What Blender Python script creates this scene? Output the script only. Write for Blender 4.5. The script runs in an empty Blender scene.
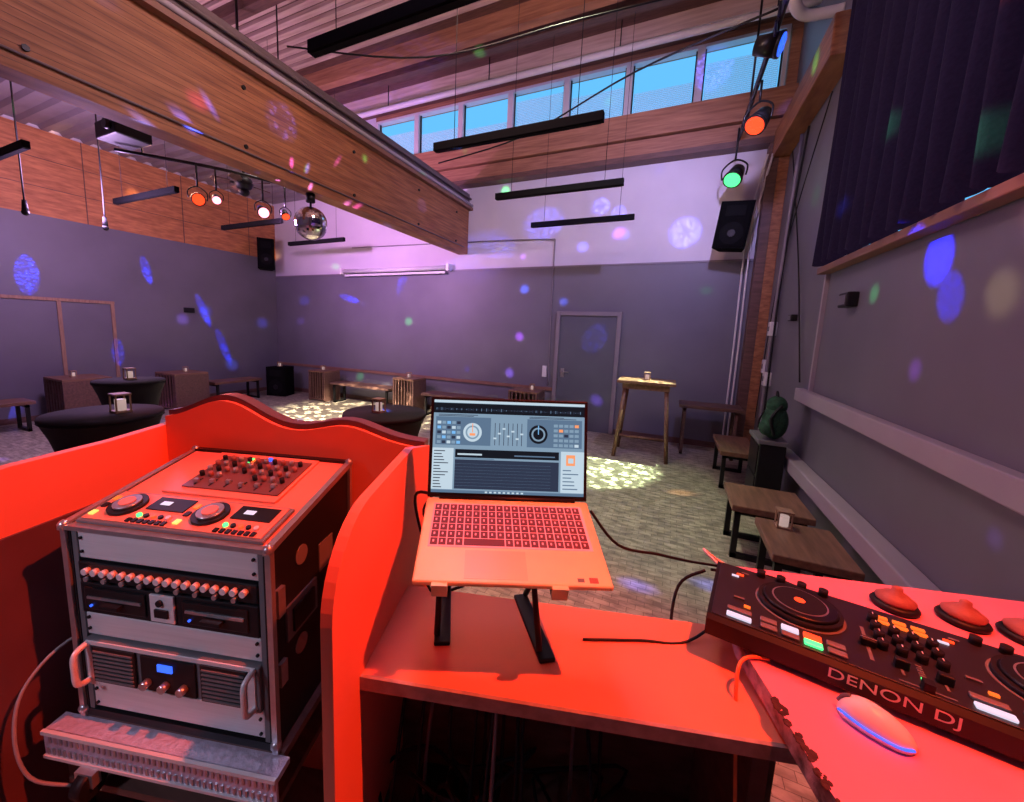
import bpy, bmesh, math, random
from mathutils import Vector, Matrix
random.seed(4)
scn=bpy.context.scene
scn.view_settings.view_transform='Standard'
# ---------------- materials ----------------
def pm(name,col,rough=.5,metal=0,ns=8,amt=.15,bump=0,emit=None,es=0,stretch=(1,1,1),col2=None,spec=.5,coat=0):
    m=bpy.data.materials.new(name);m.use_nodes=True;nt=m.node_tree;b=nt.nodes['Principled BSDF']
    b.inputs['Roughness'].default_value=rough;b.inputs['Metallic'].default_value=metal
    b.inputs['Specular IOR Level'].default_value=spec
    if coat:b.inputs['Coat Weight'].default_value=coat
    tc=nt.nodes.new('ShaderNodeTexCoord');mp=nt.nodes.new('ShaderNodeMapping');mp.inputs['Scale'].default_value=stretch
    nz=nt.nodes.new('ShaderNodeTexNoise');nz.inputs['Scale'].default_value=ns;nz.inputs['Detail'].default_value=5
    rp=nt.nodes.new('ShaderNodeValToRGB')
    c2=col2 or tuple(max(0,c*(1-amt*2)) for c in col)
    rp.color_ramp.elements[0].position=.3;rp.color_ramp.elements[1].position=.7
    rp.color_ramp.elements[0].color=(*c2,1);rp.color_ramp.elements[1].color=(*col,1)
    nt.links.new(tc.outputs['Object'],mp.inputs[0]);nt.links.new(mp.outputs[0],nz.inputs['Vector'])
    nt.links.new(nz.outputs['Fac'],rp.inputs[0]);nt.links.new(rp.outputs[0],b.inputs['Base Color'])
    if bump:
        bp=nt.nodes.new('ShaderNodeBump');bp.inputs['Strength'].default_value=bump;bp.inputs['Distance'].default_value=.02
        nt.links.new(nz.outputs['Fac'],bp.inputs['Height']);nt.links.new(bp.outputs[0],b.inputs['Normal'])
    if emit:
        b.inputs['Emission Color'].default_value=(*emit,1);b.inputs['Emission Strength'].default_value=es
    return m
GREYW=pm('grey_paint',(.165,.16,.20),.5,ns=1.5,amt=.08)
WHITEW=pm('white_plaster',(.70,.67,.72),.8,ns=2,amt=.04)
WOODB=pm('glulam',(.42,.17,.07),.6,ns=2.2,col2=(.20,.07,.03),stretch=(5,1.1,16),bump=.1)
WOODX=pm('glulam_x',(.46,.22,.12),.6,ns=2.2,col2=(.26,.11,.06),stretch=(1.1,5,16),bump=.1)
OSB=pm('osb_board',(.62,.25,.10),.7,ns=3,col2=(.34,.12,.05),stretch=(1,1.5,9))
SLAT=pm('slat_boards',(.66,.50,.44),.7,ns=4,col2=(.46,.32,.28),stretch=(.5,6,6))
METD=pm('corrugated_steel',(.28,.25,.26),.5,.2,ns=3,amt=.1)
CHAN=pm('painted_channel',(.16,.12,.13),.5,.2,ns=3,amt=.1)
PIPEW=pm('white_pipe',(.68,.65,.66),.4,ns=5,amt=.04)
TRIM=pm('trim_pine',(.26,.13,.09),.6,ns=6,amt=.1)
RAIL=pm('rail_white',(.38,.34,.39),.5,ns=4,amt=.04)
DOORM=pm('door_paint',(.11,.115,.15),.5,ns=3,amt=.05)
DFRAME=pm('door_frame',(.24,.21,.24),.5,ns=3,amt=.05)
CURT=pm('curtain_cloth',(.022,.018,.05),.95,ns=60,amt=.12,bump=.1,spec=.1)
BLK=pm('black_plastic',(.010,.010,.012),.5,ns=20,amt=.1,spec=.3)
LAMPB=pm('black_powdercoat',(.006,.006,.007),.85,ns=20,amt=.1,spec=.1)
BLKM=pm('black_metal',(.02,.02,.022),.35,.5,ns=20,amt=.1)
CLOTH=pm('black_stretch_cloth',(.010,.008,.012),.8,ns=9,amt=.2,bump=.1,spec=.3)
OAK=pm('oak_top',(.24,.12,.075),.5,ns=4,col2=(.13,.065,.04),stretch=(8,1,8),bump=.05)
OAKD=pm('stained_wood',(.16,.08,.065),.55,ns=5,col2=(.09,.045,.035),stretch=(1,7,7))
PINE=pm('pine_wood',(.38,.23,.15),.6,ns=5,col2=(.26,.15,.1),stretch=(7,7,1))
ALU=pm('brushed_aluminium',(.85,.85,.86),.42,.3,ns=5,amt=.05,stretch=(1,1,30))
ALUE=pm('alu_edge',(.6,.6,.62),.3,.8,ns=30,amt=.1)
BOOTH=pm('booth_paint',(.88,.25,.16),.6,ns=3,amt=.03,spec=.15)
DESKT=pm('desk_laminate',(.88,.27,.17),.45,ns=4,amt=.03,spec=.2)
RIM=pm('booth_rim',(.13,.055,.07),.5,ns=9,amt=.1)
PLY=pm('ply_edge',(.40,.30,.28),.6,ns=30,amt=.2)
RTOP=pm('painted_top',(.85,.28,.38),.4,ns=4,amt=.05,spec=.2)
CHIP=pm('chipped_edge',(.50,.34,.37),.8,ns=30,col2=(.05,.02,.015),bump=.5)
CHIPD=pm('bare_chipboard',(.07,.025,.02),.9,ns=60,amt=.3,bump=.5)
LAPT=pm('laptop_champagne',(.90,.80,.42),.4,.1,ns=20,amt=.02)
TPAD=pm('touchpad',(.80,.70,.36),.3,ns=10,amt=.02)
KEY=pm('laptop_keys',(.13,.035,.05),.5,ns=20,amt=.02)
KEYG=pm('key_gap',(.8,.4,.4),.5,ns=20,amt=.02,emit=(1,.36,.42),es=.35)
GREYP=pm('grey_plastic',(.16,.16,.17),.45,ns=20,amt=.05)
CTOP=pm('controller_top',(.018,.016,.02),.4,ns=40,amt=.1)
WPL=pm('white_plastic',(.75,.74,.76),.3,ns=20,amt=.02)
CONE=pm('wax_red',(.36,.14,.11),.6,ns=30,amt=.1,bump=.2)
GREEN=pm('green_canvas',(.015,.09,.045),.8,ns=30,amt=.3,bump=.2)
SPKG=pm('speaker_grille',(.006,.006,.007),.9,0,ns=200,amt=.3,bump=.3,spec=.05)
MIRR=pm('mirror_tiles',(.85,.83,.85),.08,1,ns=30,amt=.05)
CHECK=pm('tread_plate',(.72,.68,.85),.3,.35,ns=70,amt=.15,bump=.25)
ORANGEC=pm('orange_cable',(.9,.25,.08),.5,ns=20,amt=.05)
GREYC=pm('grey_cable',(.3,.3,.33),.5,ns=20,amt=.05)
def em(name,c,s): return pm(name,tuple(x*.3 for x in c),.4,ns=5,amt=.02,emit=c,es=s)
E_RED=em('led_red',(1,.05,.012),2.2);E_GRN=em('led_green',(.08,1,.25),1.8);E_BLU=em('led_blue',(.03,.12,1),1.6);E_PNK=em('led_pink',(1,.32,.42),3)
E_WHT=em('led_white',(.8,.75,.95),.9);E_ORG=em('led_orange',(1,.16,.02),1.3);E_YEL=em('led_yellow',(1,.7,.15),1.2)
E_CAN=em('candle_glow',(1,.72,.66),.4)
def floor_mat():
    m=pm('vinyl_floor',(.33,.29,.26),.42,ns=2.2,amt=.1);nt=m.node_tree;b=nt.nodes['Principled BSDF']
    br=nt.nodes.new('ShaderNodeTexBrick');br.inputs['Scale'].default_value=5;br.inputs['Mortar Size'].default_value=.008
    br.inputs['Color1'].default_value=(.44,.40,.31,1);br.inputs['Color2'].default_value=(.31,.28,.22,1);br.inputs['Mortar'].default_value=(.14,.12,.09,1)
    tc=[n for n in nt.nodes if n.type=='TEX_COORD'][0];nt.links.new(tc.outputs['Object'],br.inputs['Vector'])
    mx=nt.nodes.new('ShaderNodeMixRGB');mx.blend_type='MULTIPLY';mx.inputs[0].default_value=.8
    n2=nt.nodes.new('ShaderNodeTexNoise');n2.inputs['Scale'].default_value=22;n2.inputs['Detail'].default_value=8
    mp=nt.nodes.new('ShaderNodeMapping');mp.inputs['Scale'].default_value=(.4,1,1);nt.links.new(tc.outputs['Object'],mp.inputs[0]);nt.links.new(mp.outputs[0],n2.inputs['Vector'])
    r2=nt.nodes.new('ShaderNodeValToRGB');r2.color_ramp.elements[0].color=(.5,.5,.5,1);r2.color_ramp.elements[1].color=(1.25,1.25,1.25,1)
    r2.color_ramp.elements[0].position=.38;r2.color_ramp.elements[1].position=.62
    nt.links.new(n2.outputs['Fac'],r2.inputs[0]);nt.links.new(br.outputs['Color'],mx.inputs[1]);nt.links.new(r2.outputs[0],mx.inputs[2]);nt.links.new(mx.outputs[0],b.inputs['Base Color'])
    return m
FLOOR=floor_mat()
def blind_mat():
    m=bpy.data.materials.new('blind_slat');m.use_nodes=True;nt=m.node_tree;nt.nodes.clear()
    o=nt.nodes.new('ShaderNodeOutputMaterial');d=nt.nodes.new('ShaderNodeBsdfDiffuse');t=nt.nodes.new('ShaderNodeBsdfTransparent');mx=nt.nodes.new('ShaderNodeMixShader')
    d.inputs[0].default_value=(.95,.9,.92,1);mx.inputs[0].default_value=.84
    nt.links.new(d.outputs[0],mx.inputs[1]);nt.links.new(t.outputs[0],mx.inputs[2]);nt.links.new(mx.outputs[0],o.inputs[0]);return m
BLIND=blind_mat()
# ---------------- builder ----------------
class B:
    def __init__(s,name,M=None):
        s.n=name;s.bm=bmesh.new();s.mats=[];s.M=M or Matrix()
    def mi(s,m):
        if m not in s.mats:s.mats.append(m)
        return s.mats.index(m)
    def fin(s,vs,mat,M,smooth=False,fs=None):
        i=s.mi(mat)
        faces=fs if fs is not None else {f for v in vs for f in v.link_faces}
        for f in faces:f.material_index=i;f.smooth=smooth
        T=s.M@(M or Matrix())
        for v in vs:v.co=T@v.co
    def box(s,lo,hi,mat,M=None,bev=0):
        tb=bmesh.new();bmesh.ops.create_cube(tb,size=1)
        for v in tb.verts:v.co=Vector([(lo[i]+hi[i])/2+v.co[i]*(hi[i]-lo[i]) for i in range(3)])
        if bev:bmesh.ops.bevel(tb,geom=tb.edges[:],offset=bev,segments=2,affect='EDGES',profile=.5)
        s.merge(tb,mat,M)
    def merge(s,tb,mat,M=None,smooth=False):
        mp={}
        for v in tb.verts:mp[v]=s.bm.verts.new(v.co)
        fs=[]
        for f in tb.faces:
            try:fs.append(s.bm.faces.new([mp[v] for v in f.verts]))
            except ValueError:pass
        tb.free();s.fin(list(mp.values()),mat,M,smooth,fs)
    def cyl(s,p0,p1,r,mat,r2=None,seg=16,M=None,caps=True):
        p0=Vector(p0);p1=Vector(p1);d=p1-p0;tb=bmesh.new()
        bmesh.ops.create_cone(tb,cap_ends=caps,segments=seg,radius1=r,radius2=r if r2 is None else r2,depth=d.length)
        R=d.to_track_quat('Z','Y').to_matrix().to_4x4();R.translation=(p0+p1)/2
        for v in tb.verts:v.co=R@v.co
        i=len(s.bm.faces);s.merge(tb,mat,M,False)
        s.bm.faces.ensure_lookup_table()
        for f in s.bm.faces[i:]:
            if len(f.verts)==4:f.smooth=True
    def sph(s,c,r,mat,sc=(1,1,1),seg=16,M=None,smooth=True,rot=None):
        tb=bmesh.new();bmesh.ops.create_uvsphere(tb,u_segments=seg,v_segments=seg//2+2,radius=r)
        for v in tb.verts:
            q=Vector((v.co.x*sc[0],v.co.y*sc[1],v.co.z*sc[2]))
            if rot:q=rot@q
            v.co=q+Vector(c)
        s.merge(tb,mat,M,smooth)
    def prism(s,pts,ax,lo,hi,mat,M=None,edge=None):
        def mk(p,h):
            return Vector((h,p[0],p[1])) if ax==0 else (Vector((p[0],h,p[1])) if ax==1 else Vector((p[0],p[1],h)))
        a=[s.bm.verts.new(mk(p,lo)) for p in pts];b=[s.bm.verts.new(mk(p,hi)) for p in pts]
        fs=[s.bm.faces.new(a[::-1]),s.bm.faces.new(b)];n=len(pts);es=[]
        for i in range(n):es.append(s.bm.faces.new([a[i],a[(i+1)%n],b[(i+1)%n],b[i]]))
        s.fin(a+b,mat,M,False,fs+es)
        if edge:
            k=s.mi(edge)
            for f in es:f.material_index=k
    def lathe(s,prof,c,mat,seg=32,M=None):
        rings=[]
        for r,z in prof:rings.append([s.bm.verts.new((c[0]+r*math.cos(2*math.pi*i/seg),c[1]+r*math.sin(2*math.pi*i/seg),c[2]+z)) for i in range(seg)])
        fs=[]
        for A,C in zip(rings,rings[1:]):
            for i in range(seg):fs.append(s.bm.faces.new([A[i],A[(i+1)%seg],C[(i+1)%seg],C[i]]))
        fs.append(s.bm.faces.new(rings[0][::-1]));fs.append(s.bm.faces.new(rings[-1]))
        s.fin([v for r in rings for v in r],mat,M,True,fs)
    def tube(s,pts,r,mat,seg=8,M=None,sub=6):
        P=[Vector(p) for p in pts];Q=[]
        for i in range(len(P)-1):
            p0=P[max(i-1,0)];p1=P[i];p2=P[i+1];p3=P[min(i+2,len(P)-1)]
            for k in range(sub):
                t=k/sub;Q.append(.5*((2*p1)+(p2-p0)*t+(2*p0-5*p1+4*p2-p3)*t*t+(3*p1-p0-3*p2+p3)*t**3))
        Q.append(P[-1]);rings=[]
        up=Vector((.13,.31,.94))
        for i,q in enumerate(Q):
            d=(Q[min(i+1,len(Q)-1)]-Q[max(i-1,0)]).normalized()
            a=d.cross(up)
            if a.length<.05:a=d.cross(Vector((1,0,0)))
            a.normalize();b=d.cross(a)
            rings.append([s.bm.verts.new(q+r*(math.cos(2*math.pi*j/seg)*a+math.sin(2*math.pi*j/seg)*b)) for j in range(seg)])
        fs=[]
        for A,C in zip(rings,rings[1:]):
            for i in range(seg):fs.append(s.bm.faces.new([A[i],A[(i+1)%seg],C[(i+1)%seg],C[i]]))
        fs.append(s.bm.faces.new(rings[0][::-1]));fs.append(s.bm.faces.new(rings[-1]))
        s.fin([v for g in rings for v in g],mat,M,True,fs)
    def done(s):
        bmesh.ops.recalc_face_normals(s.bm,faces=s.bm.faces[:])
        me=bpy.data.meshes.new(s.n);s.bm.to_mesh(me);s.bm.free()
        for m in s.mats:me.materials.append(m)
        o=bpy.data.objects.new(s.n,me);scn.collection.objects.link(o);return o
# ---------------- camera ----------------
Yv=Vector((191,-48,398)).normalized();Xv=-Vector((-850,-85,398)).normalized();Xv=(Xv-Yv*Xv.dot(Yv)).normalized();Zv=Xv.cross(Yv)
W=Matrix((Xv,Yv,Zv))
cr=W@Vector((1,0,0));cd=W@Vector((0,1,0));cf=W@Vector((0,0,1))
cam=bpy.data.cameras.new('camera');co=bpy.data.objects.new('camera',cam);scn.collection.objects.link(co)
m=Matrix((cr,-cd,-cf)).transposed().to_4x4();m.translation=(0,0,1.7);co.matrix_world=m
cam.sensor_width=36;cam.lens=398/1024*36;cam.shift_x=32/1024;cam.shift_y=-16/1024;cam.clip_start=.02;scn.camera=co
# ---------------- room ----------------
XL,XR,YB,YF,ZC=-9.16,1.22,7.1,-2.5,6.0
b=B('floor');b.box((XL-.2,YF-.2,-.1),(XR+.2,YB+.2,0),FLOOR);b.done()
b=B('wall_back')
b.box((XL-.2,YB,0),(XR+.2,YB+.2,5.1),WHITEW)
b.box((XL,YB-.02,0),(XR,YB,2.85),GREYW)
b.box((XL-.2,YB,5.1),(-5.95,YB+.2,ZC+.1),WHITEW);b.box((-5.95,YB,5.9),(XR+.2,YB+.2,ZC+.1),WOODX);b.box((1.1,YB,5.1),(XR+.2,YB+.2,5.9),WOODX)
b.done()
b=B('wall_left')
b.box((XL-.2,YF-.2,0),(XL,YB+.2,ZC+.1),WHITEW);b.box((XL,YF,0),(XL+.03,YB-.02,3.25),GREYW);b.box((XL,YF,3.25),(XL+.02,YB,4.55),OSB)
for y in (-1,.5,2.,3.5,5.,6.4):b.box((XL+.02,y,3.25),(XL+.026,y+.012,4.55),OAKD)
for z in (3.68,4.11):b.box((XL+.02,YF,z),(XL+.026,YB,z+.008),OAKD)
b.done()
b=B('wall_right')
b.box((XR,YF-.2,0),(XR+.2,YB+.2,2.36),GREYW);b.box((XR,4.5,2.36),(XR+.2,YB+.2,ZC+.1),GREYW)
b.box((XR,YF-.2,4.9),(XR+.2,4.5,ZC+.1),GREYW);b.box((XR,YF-.2,2.36),(XR+.2,-.6,4.9),GREYW);b.done()
b=B('wall_front');b.box((XL-.2,YF-.2,0),(XR+.2,YF,ZC+.1),GREYW);b.done()
b=B('ceiling')
b.box((-7.0,YF-.2,ZC),(XR+.2,YB+.2,ZC+.1),OAKD)
b.box((XL-.2,YF-.2,4.6),(-7.0,YB,4.7),METD);b.box((-7.05,YF,4.7),(-6.95,YB,ZC),WHITEW)
y=-2
while y<5.35:
    b.box((-6.95,y,ZC-.05),(XR,y+.085,ZC),SLAT);y+=.15
y=-2
while y<6.9:
    b.prism([(y,4.6),(y+.04,4.55),(y+.12,4.55),(y+.16,4.6)],0,XL+.02,-7.0,METD);y+=.25
b.done()
b=B('roof_joists')
for y,h,mt in ((5.5,.24,WOODX),(5.95,.12,OAKD),(6.45,.22,SLAT),(3.9,.2,OAKD),(2.3,.2,WOODX),(.7,.2,WOODX)):
    b.box((-6.95,y,ZC-h),(XR,y+.14,ZC),mt)
b.done()
b=B('glulam_beam')
b.box((-3.9,YF,3.15),(-3.7,YB-.02,3.95),WOODB)
for k in range(1,16):b.box((-3.7,YF,3.15+k*.05),(-3.6985,YB-.02,3.152+k*.05),OAKD)
for y in (1.2,2.6,4.0,5.4,6.6):
    for z in (3.3,3.8):b.cyl((-3.7,y,z),(-3.685,y,z),.02,BLKM,seg=6)
b.box((-3.98,YF,3.95),(-3.62,YB,4.0),TRIM);b.box((-3.88,YF,4.0),(-3.70,YB,4.25),CHAN)
b.tube([(-3.64,YF,4.04),(-3.64,2,4.04),(-3.64,YB,4.04)],.028,RAIL);b.tube([(-3.67,YF,4.16),(-3.67,2,4.16),(-3.67,YB,4.16)],.02,CHAN)
b.tube([(-3.69,YF,3.25),(-3.69,2,3.25),(-3.69,6.9,3.25)],.01,CHAN);b.done()
b=B('clerestory_beam')
b.box((-6.95,YB-.16,4.72),(XR,YB,5.08),WOODX,bev=.005);b.box((-6.95,YB-.10,4.42),(XR,YB,4.70),WOODX);b.box((-6.95,YB-.22,4.36),(XR,YB,4.44),OAKD);b.done()
xs=[-5.92,-4.92,-3.93,-2.93,-1.93,-.95,.03,1.08]
for i in range(7):
    b=B(f'window_{i+1}');x0,x1=xs[i],xs[i+1];y0=YB-.03;y1=YB+.1;fw=.05
    b.box((x0,y0,5.1),(x0+fw,y1,5.9),PIPEW);b.box((x1-fw,y0,5.1),(x1,y1,5.9),PIPEW);b.box((x0+fw,y0,5.1),(x1-fw,y1,5.14),PIPEW);b.box((x0+fw,y0,5.86),(x1-fw,y1,5.9),PIPEW)
    b.box((x0+fw,YB+.03,5.14),(x0+fw+.02,YB+.06,5.86),BLKM);b.box((x1-fw-.02,YB+.03,5.14),(x1-fw,YB+.06,5.86),BLKM)
    zt=[5.60,5.5,5.42,5.72,5.58,5.45,5.66][i];z=5.15
    while z<zt:
        b.box((x0+fw+.03,YB+.04,z),(x1-fw-.03,YB+.065,z+.023),BLIND);z+=.026
    b.done()
b=B('trim_1');b.box((XL+.03,YB-.05,.65),(-1.87,YB-.02,.71),TRIM);b.done()
b=B('trim_2');b.box((XL+.03,YB-.035,2.84),(XR,YB-.0,2.865),DFRAME);b.done()
b=B('baseboard_back');b.box((XL+.03,YB-.04,0),(-1.87,YB-.02,.09),OAKD);b.box((-.75,YB-.04,0),(XR,YB-.02,.09),OAKD);b.done()
b=B('baseboard_left');b.box((XL+.03,YF,0),(XL+.05,YB-.04,.09),OAKD);b.done()
b=B('baseboard_right');b.box((XR-.02,YF,0),(XR,YB-.04,.09),OAKD);b.done()
b=B('wall_rail');b.box((XR-.07,YF,1.13),(XR,4.85,1.25),RAIL,bev=.008);b.done()
b=B('radiator_pipe_cover');b.box((XR-.12,YF,.48),(XR,5.0,.6),RAIL,bev=.01);b.box((XR-.12,5.35,.5),(XR,6.0,.78),RAIL,bev=.01);b.done()
b=B('window_sill');b.box((XR-.09,YF,2.30),(XR,4.62,2.355),TRIM,bev=.006)
b.box((XR-.03,4.58,1.25),(XR,4.62,2.30),RAIL);b.done()
for k in range(4):
    b=B(f'window_{8+k}');y0=-.6+k*1.275;y1=y0+1.275
    b.box((XR+.05,y0,2.36),(XR+.1,y0+.05,4.9),PIPEW);b.box((XR+.05,y1-.05,2.36),(XR+.1,y1,4.9),PIPEW);b.box((XR+.05,y0+.05,2.36),(XR+.1,y1-.05,2.39),PIPEW);b.box((XR+.05,y0+.05,4.86),(XR+.1,y1-.05,4.9),PIPEW);b.done()
b=B('curtain');N=420;rows=[]
for j,z in enumerate((2.375,2.8,3.6,4.4,5.0)):
    r=[]
    for i in range(N+1):
        y=-1+5.58*i/N;ph=i/N*2*math.pi*30
        x=1.13+.055*math.sin(ph+.3*math.sin(ph*.37))+.012*math.sin(ph*.5+j)
        zz=z+(.022*math.sin(ph+1.2) if j==0 else 0)
        r.append(b.bm.verts.new((min(x,1.205),y,zz)))
    rows.append(r)
fs=[]
for A,C in zip(rows,rows[1:]):
    for i in range(N):fs.append(b.bm.faces.new([A[i],A[i+1],C[i+1],C[i]]))
b.fin([v for r in rows for v in r],CURT,None,True,fs)
b.tube([(1.13,-1,5.02),(1.13,2,5.02),(1.13,4.65,5.02)],.02,BLKM);b.done()
b=B('door_1')
b.box((-1.80,YB-.05,0),(-.80,YB-.02,2.03),DOORM)
for lo,hi in (((-1.86,YB-.08,0),(-1.79,YB-.02,2.08)),((-.83,YB-.08,0),(-.76,YB-.02,2.08)),((-1.79,YB-.08,2.01),(-.83,YB-.02,2.08))):b.box(lo,hi,DFRAME,bev=.004)
b.cyl((-1.7,YB-.05,1.02),(-1.7,YB-.11,1.02),.012,ALUE);b.cyl((-1.7,YB-.11,1.02),(-1.58,YB-.11,1.02),.01,ALUE);b.box((-1.73,YB-.056,.92),(-1.67,YB-.05,1.08),ALUE);b.done()
b=B('door_2')
b.box((XL+.03,1.5,0),(XL+.045,3.74,1.94),GREYW)
for y in (1.5,3.02,3.72):b.box((XL+.03,y-.025,0),(XL+.07,y+.025,1.93),PINE)
b.box((XL+.03,1.47,1.93),(XL+.07,3.75,1.98),PINE);b.done()
b=B('projection_screen')
b.cyl((-6.8,YB-.1,2.9),(-4.1,YB-.1,2.9),.045,WPL);b.box((-6.86,YB-.16,2.84),(-6.8,YB,2.97),WPL);b.box((-4.1,YB-.16,2.84),(-4.04,YB,2.97),WPL)
b.box((-6.75,YB-.12,2.79),(-4.15,YB-.09,2.83),WPL);b.done()
b=B('conduit_wall')
b.tube([(-6.6,YB-.03,3.42),(-3,YB-.03,3.36),(-1.98,YB-.03,3.32)],.010,DFRAME)
b.tube([(-1.98,YB-.03,3.32),(-1.97,YB-.035,2),(-1.95,YB-.04,.75)],.010,DFRAME)
b.box((-2.07,YB-.06,.9),(-1.99,YB-.02,1.1),WPL);b.done()
b=B('timber_post')
b.box((.98,YB-.2,0),(1.1,YB-.02,4.36),OAKD,bev=.005);b.box((1.1,YB-.2,0),(XR,YB-.02,4.36),WOODB,bev=.005)
b.box((XR-.2,4.7,4.16),(XR,YB-.2,4.5),WOODB,bev=.01);b.done()
b=B('heating_pipe')
for i,x in enumerate((.86,.92)):b.tube([(x,YB-.06,0.05),(x,YB-.06,1.5),(x,YB-.06,3.2),(x+.1,YB-.25,4.2)],.014,PIPEW)
b.tube([(1.17,6.3,.6),(1.17,6.3,2),(1.17,6.1,4.1)],.02,DFRAME);b.tube([(1.19,6.6,4.1),(1.19,5.6,2.6),(1.19,4.9,1.3)],.007,BLK)
b.tube([(1.19,6.75,.6),(1.19,6.4,2.6),(1.19,5.2,4.1)],.006,BLK);b.tube([(1.185,6.2,.6),(1.185,6.25,2.6),(1.185,5.9,4.1)],.012,BLK)
b.done()
for p in ((1.16,6.35,1.85),(1.16,6.3,1.2),(1.17,6.5,1.35)):
    b=B('socket_box');b.box((p[0]-.02,p[1]-.07,p[2]-.09),(XR,p[1]+.07,p[2]+.09),WPL,bev=.01);b.box((p[0]-.025,p[1]-.03,p[2]-.03),(p[0]-.02,p[1]+.03,p[2]+.03),GREYP);b.done()
b=B('wall_speaker_box');b.box((1.15,3.88,1.97),(XR,4.06,2.08),BLK,bev=.01);b.box((1.145,3.9,1.99),(1.15,4.04,2.06),GREYP);b.done()
b=B('wall_speaker_box');b.box((1.16,5.42,1.92),(XR,5.56,1.99),BLK,bev=.008);b.box((1.155,5.44,1.93),(1.16,5.54,1.98),GREYP);b.done()
b=B('wall_socket');b.box((XL+.03,4.9,1.85),(XL+.06,5.1,1.95),BLK,bev=.005);b.done()
b=B('ventilation_duct')
b.tube([(.75,5.0,ZC-.05),(.75,5.0,5.3),(.78,5.15,4.98),(.9,5.3,4.9),(1.1,5.35,4.9),(XR,5.35,4.9)],.05,PIPEW,seg=14)
b.tube([(1.0,4.6,ZC),(1.0,4.6,5.4),(1.0,4.7,5.15),(1.1,4.9,5.12),(XR,4.95,5.12)],.045,PIPEW,seg=14)
b.tube([(-6.9,6.3,5.62),(-2,6.3,5.62),(XR,6.3,5.62)],.045,PIPEW,seg=12)
for x in (-5,-3,-1,.8):b.cyl((x,6.3,5.62),(x,6.3,ZC),.008,BLKM)
b.done()
# ---------------- pendants ----------------
for x0,x1,ys in ((-2.08,-.6,(1.9,3.28,4.68,6.05)),(-7.25,-5.75,(1.8,3.1,4.6,5.95))):
    for y in ys:
        b=B('linear_pendant_lamp');b.box((x0,y-.03,3.28),(x1,y+.03,3.35),LAMPB,bev=.004);b.box((x0+.02,y-.022,3.275),(x1-.02,y+.022,3.28),LAMPB)
        for x in (x0+.2,x1-.2):b.cyl((x,y,3.35),(x,y,ZC-.03),.003,BLK,seg=6)
        b.done()
b=B('disco_ball')
b.sph((-3.8,3.42,2.83),.18,MIRR,seg=36,smooth=False);b.cyl((-3.8,3.42,3.0),(-3.8,3.42,3.08),.012,BLKM);b.cyl((-3.8,3.42,3.06),(-3.8,3.42,3.15),.05,BLK)
b.done()
def aimR(p,t):
    R=(Vector(t)-Vector(p)).to_track_quat('Z','Y').to_matrix().to_4x4();R.translation=Vector(p);return R
def par(pos,tgt,lens,top,s=1.0,name='par_spotlight'):
    b=B(name);M=aimR(pos,tgt)
    b.cyl((0,0,-.16*s),(0,0,.02*s),.075*s,BLKM,r2=.1*s,seg=24,M=M);b.cyl((0,0,.02*s),(0,0,.05*s),.105*s,BLKM,seg=24,M=M)
    b.cyl((0,0,.05*s),(0,0,.056*s),.088*s,lens,seg=24,M=M)
    for k in range(6):
        a=k*math.pi/3;b.cyl((.056*s*math.cos(a),.056*s*math.sin(a),.055*s),(.056*s*math.cos(a),.056*s*math.sin(a),.062*s),.024*s,lens,seg=12,M=M)
    p=Vector(pos);sd=(Vector(tgt)-p).cross(Vector((0,0,1))).normalized()*.13*s
    b.tube([p-sd,p-sd+Vector((0,0,.12*s)),p+Vector((0,0,.2*s)),p+sd+Vector((0,0,.12*s)),p+sd],.01*s,BLKM)
    b.cyl(p+Vector((0,0,.19*s)),(pos[0],pos[1],top),.012,BLKM);b.done()
b=B('lighting_bar');b.tube([(.6,3.4,4.45),(.6,5,4.45),(.6,YB-.1,4.45)],.025,BLKM)
for y in (3.7,6.0):b.cyl((.6,y,4.45),(.6,y,ZC),.012,BLKM)
b.done()
par((.56,6.5,3.83),(-1.0,3.2,0),E_GRN,4.44,1.1)
par((.63,5.44,4.02),(-.9,3.5,1.5),E_RED,4.44,1.05)
par((.56,4.3,4.12),(2.2,3.9,3.6),E_BLU,4.44,.9)
b=B('lighting_bar');b.tube([(-6.0,2.6,3.62),(-5.4,3.4,3.62),(-5.0,4.3,3.62)],.02,BLKM)
for p in ((-5.85,2.8),(-5.1,4.1)):b.cyl((p[0],p[1],3.62),(p[0],p[1],ZC),.01,BLKM)
b.done()
par((-5.5,3.2,3.2),(0,1,1.2),E_RED,3.61,.75);par((-5.45,3.4,3.25),(-1,1,0),E_PNK,3.61,.55);par((-5.2,3.87,3.2),(-1,2,1),E_PNK,3.61,.75);par((-5.05,4.1,3.2),(-2,3,0),E_RED,3.61,.55)
b=B('ceiling_fan');fc=Vector((-5.55,3.85,3.6))
b.cyl(fc+Vector((0,0,.1)),(fc.x,fc.y,ZC),.018,BLKM);b.lathe([(.04,-.08),(.09,-.06),(.12,0),(.10,.06),(.04,.1)],fc,BLK,seg=24);b.sph(fc+Vector((0,0,-.11)),.07,BLK,sc=(1,1,.7))
for k in range(5):
    R=Matrix.Translation(fc)@Matrix.Rotation(k*2*math.pi/5+.3,4,'Z')@Matrix.Rotation(.3,4,'X')
    b.box((.1,-.02,-.005),(.17,.02,.005),BLKM,M=R);b.prism([(.16,-.045),(.36,-.065),(.40,0),(.36,.065),(.16,.045)],2,-.005,.005,OAKD,M=R)
b.done()
b=B('projector')
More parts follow.
